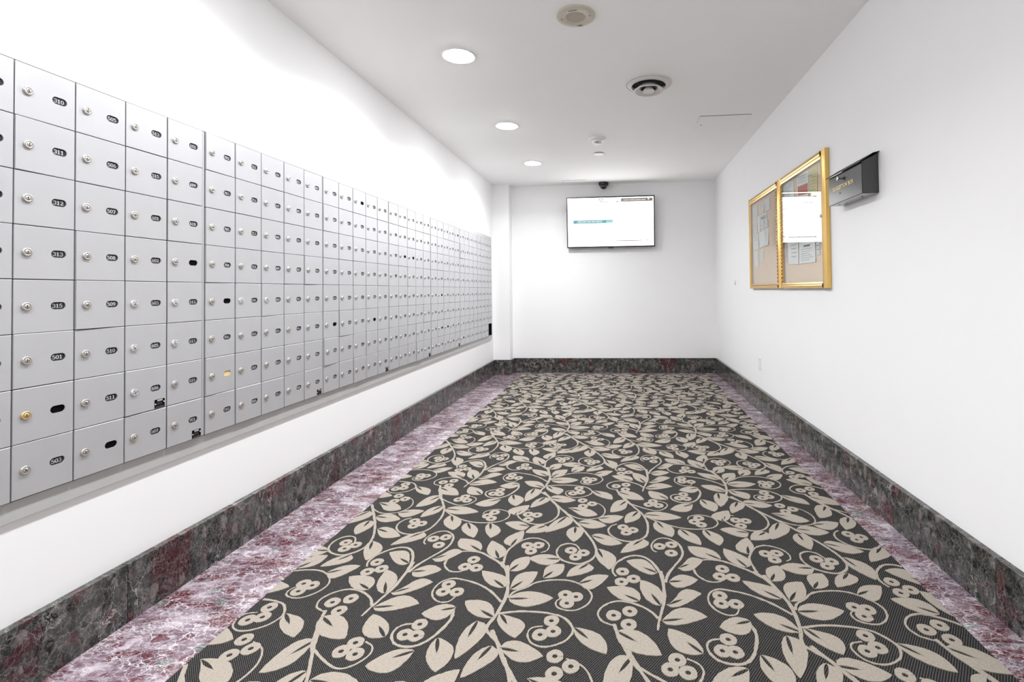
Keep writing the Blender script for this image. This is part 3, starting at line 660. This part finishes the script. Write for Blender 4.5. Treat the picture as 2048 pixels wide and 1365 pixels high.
bm = B()   # the round emblem and the teal scribble of the logo
lathe(bm, [(0.0, 0.0), (0.014, 0.0)], axis='y', c=(sc(0.943, 0.045)[0], 0.0003, sc(0.943, 0.045)[2]), n=20)
obj('emblem', mesh('emblem', bm, emit('screen_emblem', (0.95, 0.9, 0.75), 0.435)), scr)
bm = B()
def spath(pts, w):
    for a, b in zip(pts[:-1], pts[1:]):
        p, q = Vector(sc(*a)), Vector(sc(*b)); dd = (q-p); l = dd.length
        if l < 1e-6: continue
        n_ = Vector((-dd.z, 0, dd.x))/l*w/2
        quad(bm, [p+n_, p-n_, q-n_, q+n_])
spath([(0.370, 0.012), (0.374, 0.040), (0.386, 0.058), (0.390, 0.078), (0.404, 0.092)], 0.013)
spath([(0.382, 0.010), (0.394, 0.026), (0.404, 0.012), (0.412, 0.036), (0.425, 0.016), (0.440, 0.010)], 0.011)
spath([(0.392, 0.034), (0.400, 0.056), (0.411, 0.062), (0.414, 0.080)], 0.010)
for k in range(4):
    cx_ = 0.414+k*0.019
    spath([(cx_+0.0075*math.cos(a*PI/4), 0.090+0.019*math.sin(a*PI/4)) for a in range(9)], 0.0075)
spath([(0.360, 0.160), (0.374, 0.160)], 0.009)
obj('logo', mesh('logo', bm, emit('screen_logo', (0.20, 0.36, 0.37), 0.435)), scr)
bm = B(); box(bm, (-0.20, TD, -0.15), (0.20, TD+0.012, 0.15)); box(bm, (-0.06, TD+0.012, -0.10), (0.06, TD+0.055, 0.10)); obj('wall_mount', mesh('wall_mount', bm, BLACKM), t)
bm = B(); box(bm, (-0.035, 0.0, -TH/2-0.010), (0.035, 0.02, -TH/2+0.002), 0, 0.003); obj('sensor_bump', mesh('sensor_bump', bm, GLOSSB), t)

# ------------------------------------------------------------------ carpet
PAT = {"L":[[-0.464,1.933,-0.58,2.04,-0.467,1.998,-0.532,1.953],[-0.438,1.921,-0.352,2.048,-0.427,2.021,-0.372,1.952],[-0.43,1.862,-0.266,1.878,-0.365,1.912,-0.356,1.821],[-0.457,1.751,-0.589,1.837,-0.501,1.835,-0.538,1.765],[-0.61,1.797,-0.722,1.756,-0.667,1.812,-0.645,1.727],[-0.44,1.776,-0.362,1.655,-0.346,1.731,-0.428,1.718],[-0.51,1.731,-0.53,1.548,-0.467,1.671,-0.546,1.658],[-0.43,1.614,-0.489,1.474,-0.397,1.577,-0.478,1.565],[-0.404,1.606,-0.257,1.581,-0.351,1.642,-0.328,1.551],[-0.172,1.721,-0.059,1.605,-0.081,1.688,-0.142,1.649],[0.055,1.883,-0.068,1.961,0.032,1.961,-0.01,1.887],[0.13,1.862,0.063,2.019,0.135,1.961,0.073,1.911],[0.151,1.868,0.288,1.946,0.226,1.965,0.203,1.865],[0.128,1.777,0.287,1.81,0.204,1.853,0.183,1.76],[-0.028,1.713,0.114,1.612,0.057,1.711,0.007,1.63],[0.243,1.628,0.146,1.739,0.223,1.696,0.16,1.641],[-0.176,1.978,-0.063,2.041,-0.133,2.036,-0.125,1.945],[0.02,2.768,-0.066,2.618,-0.045,2.745,0.008,2.662],[0.075,2.635,0.008,2.5,0.018,2.598,0.08,2.56],[0.107,2.603,0.29,2.578,0.184,2.638,0.177,2.546],[0.162,2.533,0.224,2.375,0.234,2.469,0.149,2.448],[0.27,2.456,0.343,2.309,0.337,2.396,0.262,2.384],[0.384,2.46,0.424,2.311,0.452,2.39,0.374,2.398],[0.089,2.349,-0.015,2.216,0.11,2.294,0.031,2.301],[0.407,2.194,0.284,2.295,0.379,2.273,0.31,2.214],[0.219,2.116,0.332,2.186,0.283,2.2,0.27,2.101],[0.173,2.014,0.289,2.035,0.227,2.066,0.217,1.978],[0.135,2.073,0.009,2.155,0.087,2.166,0.082,2.069],[-0.116,2.246,-0.06,2.083,-0.037,2.184,-0.116,2.179],[-0.15,2.364,-0.007,2.299,-0.091,2.379,-0.088,2.284],[-0.221,2.493,-0.083,2.467,-0.157,2.525,-0.163,2.436],[-0.127,2.543,0.001,2.572,-0.067,2.58,-0.066,2.495],[0.422,2.807,0.469,2.66,0.495,2.751,0.413,2.727],[0.369,2.743,0.243,2.668,0.3,2.738,0.33,2.651],[0.485,2.554,0.539,2.677,0.445,2.616,0.52,2.596],[-0.456,2.439,-0.583,2.466,-0.518,2.486,-0.499,2.395],[-0.376,2.452,-0.464,2.372,-0.43,2.449,-0.374,2.389],[-0.287,2.553,-0.37,2.382,-0.341,2.485,-0.258,2.475],[-0.232,2.446,-0.226,2.301,-0.189,2.397,-0.27,2.385],[-0.506,2.246,-0.476,2.393,-0.547,2.303,-0.47,2.302],[-0.536,2.139,-0.603,2.286,-0.518,2.207,-0.599,2.186],[-0.468,2.047,-0.407,2.162,-0.466,2.126,-0.406,2.073],[-0.269,2.151,-0.407,2.149,-0.337,2.185,-0.324,2.101],[-0.322,2.007,-0.25,2.112,-0.317,2.091,-0.258,2.035],[-0.148,2.124,-0.23,2.022,-0.197,2.082,-0.128,2.076],[-0.29,2.656,-0.131,2.58,-0.193,2.654,-0.205,2.565]],"B":[[-0.686,1.937],[-0.69,1.889],[-0.637,1.89],[-0.222,1.901],[-0.181,1.892],[-0.211,1.851],[-0.254,1.75],[-0.241,1.696],[-0.282,1.677],[-0.22,2.753],[-0.166,2.714],[-0.213,2.681],[-0.039,1.795],[0.018,1.821],[0.013,1.75],[-0.003,2.457],[0.044,2.431],[0.012,2.405],[0.375,2.579],[0.347,2.537],[0.376,2.508],[0.16,2.765],[0.134,2.724],[0.186,2.715],[-0.007,2.074],[0.037,2.025],[-0.011,2.001],[0.159,2.287],[0.212,2.304],[0.205,2.232],[-0.64,2.121],[-0.661,2.064],[-0.611,2.06],[-0.432,2.254],[-0.383,2.261],[-0.408,2.207],[-0.487,2.568],[-0.44,2.562],[-0.475,2.507],[-0.232,2.225],[-0.176,2.208],[-0.208,2.172],[0.335,1.699],[0.306,1.645],[0.345,1.642]],"S":[[0.02,-0.486,2.088,-0.463,1.988,-0.444,1.892,-0.453,1.775,-0.471,1.7,-0.448,1.665,-0.414,1.629,-0.382,1.566,-0.35,1.508],[0.018,-0.517,2.114,-0.484,2.052,-0.461,1.99,-0.447,1.927,-0.438,1.881],[0.013,-0.453,1.842,-0.511,1.906,-0.576,1.95,-0.635,1.971,-0.683,1.978,-0.721,1.95,-0.733,1.895,-0.715,1.85,-0.681,1.826,-0.647,1.833,-0.63,1.875],[0.013,-0.435,1.87,-0.418,1.908,-0.379,1.939,-0.342,1.976,-0.286,1.995,-0.221,1.997,-0.169,1.973,-0.133,1.933,-0.122,1.892,-0.138,1.847,-0.175,1.815,-0.215,1.813,-0.246,1.831,-0.251,1.861,-0.232,1.885],[0.013,-0.45,1.775,-0.377,1.793,-0.298,1.794,-0.244,1.784,-0.211,1.768,-0.183,1.732,-0.175,1.699,-0.19,1.662,-0.214,1.64,-0.247,1.624,-0.283,1.625,-0.313,1.647,-0.325,1.685,-0.313,1.711,-0.279,1.721],[0.018,0.149,1.913,0.15,2.007,0.142,2.084,0.116,2.154,0.085,2.192,0.047,2.202,0.01,2.187,-0.028,2.144,-0.046,2.098,-0.045,2.066,-0.033,2.038],[0.018,0.15,2.088,0.151,1.996,0.146,1.902,0.132,1.833,0.118,1.776,0.11,1.727],[0.014,0.116,1.788,0.093,1.826,0.048,1.861,-0.005,1.879,-0.045,1.871,-0.079,1.843,-0.095,1.805,-0.082,1.766,-0.056,1.749,-0.031,1.739],[0.017,-0.038,1.75,-0.026,1.706,-0.009,1.655,0.005,1.617,0.02,1.577,0.048,1.537],[0.017,-0.007,2.835,0.013,2.787,0.036,2.731,0.079,2.644,0.103,2.586,0.117,2.499,0.108,2.395,0.078,2.345,0.038,2.322,-0.015,2.332,-0.056,2.37,-0.073,2.419,-0.061,2.465,-0.033,2.49],[0.013,0.1,2.595,0.158,2.537,0.225,2.491,0.292,2.465,0.361,2.462,0.426,2.481,0.459,2.529,0.451,2.58,0.419,2.606,0.377,2.616,0.33,2.593,0.318,2.559],[0.012,0.036,2.731,0.092,2.689,0.159,2.654,0.205,2.67,0.232,2.716,0.224,2.752,0.19,2.774],[0.016,0.16,2.008,0.167,2.039,0.182,2.081,0.212,2.138,0.243,2.197,0.255,2.246,0.247,2.309,0.221,2.347,0.186,2.365,0.149,2.349,0.124,2.301,0.126,2.256,0.142,2.236],[0.016,-0.494,2.067,-0.529,2.11,-0.569,2.142,-0.625,2.181,-0.681,2.19,-0.729,2.174,-0.754,2.124,-0.75,2.072,-0.715,2.03,-0.674,2.028,-0.641,2.052],[0.014,-0.506,2.106,-0.51,2.135,-0.512,2.201,-0.496,2.247,-0.463,2.302,-0.416,2.326,-0.365,2.308,-0.335,2.264,-0.339,2.219,-0.362,2.199],[0.015,-0.378,2.734,-0.338,2.636,-0.335,2.55,-0.37,2.484,-0.421,2.461,-0.48,2.481,-0.527,2.53,-0.544,2.579,-0.528,2.615,-0.486,2.619],[0.018,-0.449,2.859,-0.416,2.8,-0.372,2.716,-0.304,2.612,-0.237,2.5,-0.191,2.419,-0.146,2.323,-0.126,2.258,-0.12,2.209,-0.14,2.154,-0.182,2.122,-0.225,2.125,-0.269,2.151,-0.294,2.203,-0.285,2.261,-0.248,2.286,-0.213,2.272,-0.192,2.232],[0.012,-0.295,2.595,-0.241,2.548,-0.199,2.532,-0.162,2.535,-0.111,2.565,-0.095,2.642,-0.125,2.712,-0.183,2.746],[0.016,0.426,1.78,0.433,1.732,0.416,1.67,0.393,1.623,0.362,1.596,0.324,1.59,0.287,1.603,0.264,1.636,0.263,1.672,0.283,1.694,0.31,1.701]]}
DX, DY = 1.040, 1.170
carpet = thing('carpet', 'charcoal carpet with tan leaves, vines and berries, set in the marble floor', 'carpet', (0, 0, 0))
bm = B(); box(bm, (CX0, CY0, -0.012), (CX1, CY1, 0.004)); obj('woven_ground', mesh('woven_ground', bm, WEAVE), carpet)
ZP, ZQ = 0.0065, 0.0039
verts, faces = [], []
rj = random.Random(3)
def jit(): return rj.uniform(-0.0011, 0.0011)
def leaf_shape(q):
    """Local leaf: returns point grids for both halves, with an open slit along the midrib near the base."""
    Bp, Tp, S1, S2 = [Vector((q[2*i], q[2*i+1])) for i in range(4)]
    ax = (Tp-Bp); L_ = ax.length; ux = ax/L_; uy = Vector((-ux.y, ux.x))
    h = [(S1-Bp).dot(uy), (S2-Bp).dot(uy)]; p = [min(0.72, max(0.25, (S-Bp).dot(ux)/L_)) for S in (S1, S2)]
    out = []
    N = 16; slit = 0.46
    for hh, pp in zip(h, p):
        sg = 1 if hh > 0 else -1; hh = max(abs(hh), 0.026)
        row = []
        for k in range(N+1):
            t_ = k/N
            t_ = t_**1.15
            e = math.log(0.5)/math.log(pp)
            s = t_**e                                    # the widest point falls at pp
            wdt = hh*math.sin(PI*s)**0.78 if 0 < s < 1 else 0.0
            inn = 0.0
            if t_ < slit: inn = min(0.0065*math.sin(PI*min(1, (t_+0.05)/(slit+0.05)))**0.8, wdt*0.5)
            row.append((t_*L_, sg*inn, sg*wdt))
        out.append([(Bp+ux*a+uy*i, Bp+ux*a+uy*o) for a, i, o in row])
    return out
shapes = [leaf_shape(q) for q in PAT['L']]
def put(rows, ox, oy, top=0.0065):
    """rows: list of (inner, outer) points; a raised strip with skirts, kept inside the carpet."""
    base_i = len(verts); n = len(rows); ZP = top+rj.uniform(-0.00025, 0.00025)
    cl = lambda x, y: (min(max(x, CX0+0.0005), CX1-0.0005), min(max(y, CY0), CY1-0.0005))
    for i, o in rows:
        a = cl(i.x+ox, i.y+oy); j1, j2 = jit(), jit(); b = cl(o.x+ox+j1, o.y+oy+j2)
        verts.extend([(a[0], a[1], ZP), (b[0], b[1], ZP), (a[0], a[1], ZQ), (b[0], b[1], ZQ)])
    for k in range(n-1):
        s = base_i+4*k
        faces.append((s, s+1, s+5, s+4)); faces.append((s+1, s+3, s+7, s+5)); faces.append((s, s+4, s+6, s+2))
def outside(pts, ox, oy):
    xs = [p[0]+ox for p in pts]; ysv = [p[1]+oy for p in pts]
    return max(xs) < CX0 or min(xs) > CX1 or max(ysv) < CY0 or min(ysv) > CY1
def spline(pts, n=5):
    P_ = [Vector(p) for p in pts]; out = []
    for i in range(len(P_)-1):
        p0 = P_[i-1] if i else P_[i]*2-P_[1]; p1, p2 = P_[i], P_[i+1]; p3 = P_[i+2] if i+2 < len(P_) else P_[i+1]*2-P_[i]
        for k in range(n):
            t_ = k/n
            out.append(0.5*((2*p1)+(p2-p0)*t_+(2*p0-5*p1+4*p2-p3)*t_**2+(3*p1-p0-3*p2+p3)*t_**3))
    return out+[P_[-1]]
stems = []
for s in PAT['S']:
    pts = spline([(s[1+2*i], s[2+2*i]) for i in range((len(s)-1)//2)])
    rows = []
    n = len(pts)
    for i, p in enumerate(pts):
        d_ = pts[min(i+1, n-1)]-pts[max(i-1, 0)]; d_ = d_/max(d_.length, 1e-6); nv = Vector((-d_.y, d_.x))
        wv = s[0]*(0.5-0.20*i/n)*0.74*rj.uniform(0.82, 1.18)
        rows.append((p-nv*wv, p+nv*wv))
    stems.append(rows)
bring = []
for k in range(17):
    a = 2*PI*k/16; bring.append((Vector((0.0085*math.cos(a), 0.0085*math.sin(a))), Vector((0.0275*math.cos(a), 0.029*math.sin(a)))))
for tx in range(-2, 3):
    for ty in range(-4, 6):
        ox, oy = tx*DX, ty*DY
        for sh in shapes:
            if outside([p for half in sh for pr in half for p in pr], ox, oy): continue
            for half in sh: put(half, ox, oy)
        for st in stems:
            if outside([p for pr in st for p in pr], ox, oy): continue
            # keep only the run inside the carpet
            seg = []
            for pr in st:
                c = (pr[0]+pr[1])/2
                if CX0 < c.x+ox < CX1 and CY0 < c.y+oy < CY1: seg.append(pr)
                else:
                    if len(seg) > 1: put(seg, ox, oy, 0.0058)
                    seg = []
            if len(seg) > 1: put(seg, ox, oy, 0.0058)
        for bx, byy in PAT['B']:
            x, y_ = bx+ox, byy+oy
            if not (CX0-0.02 < x < CX1+0.02 and CY0 < y_ < CY1): continue
            put([(a, b) for a, b in bring], x, y_)
me = bpy.data.meshes.new('floral_pile'); me.from_pydata(verts, [], faces); me.materials.append(PILE); me.update()
obj('floral_pile', me, carpet, kind='stuff', label='raised tan leaf, vine and berry pattern')
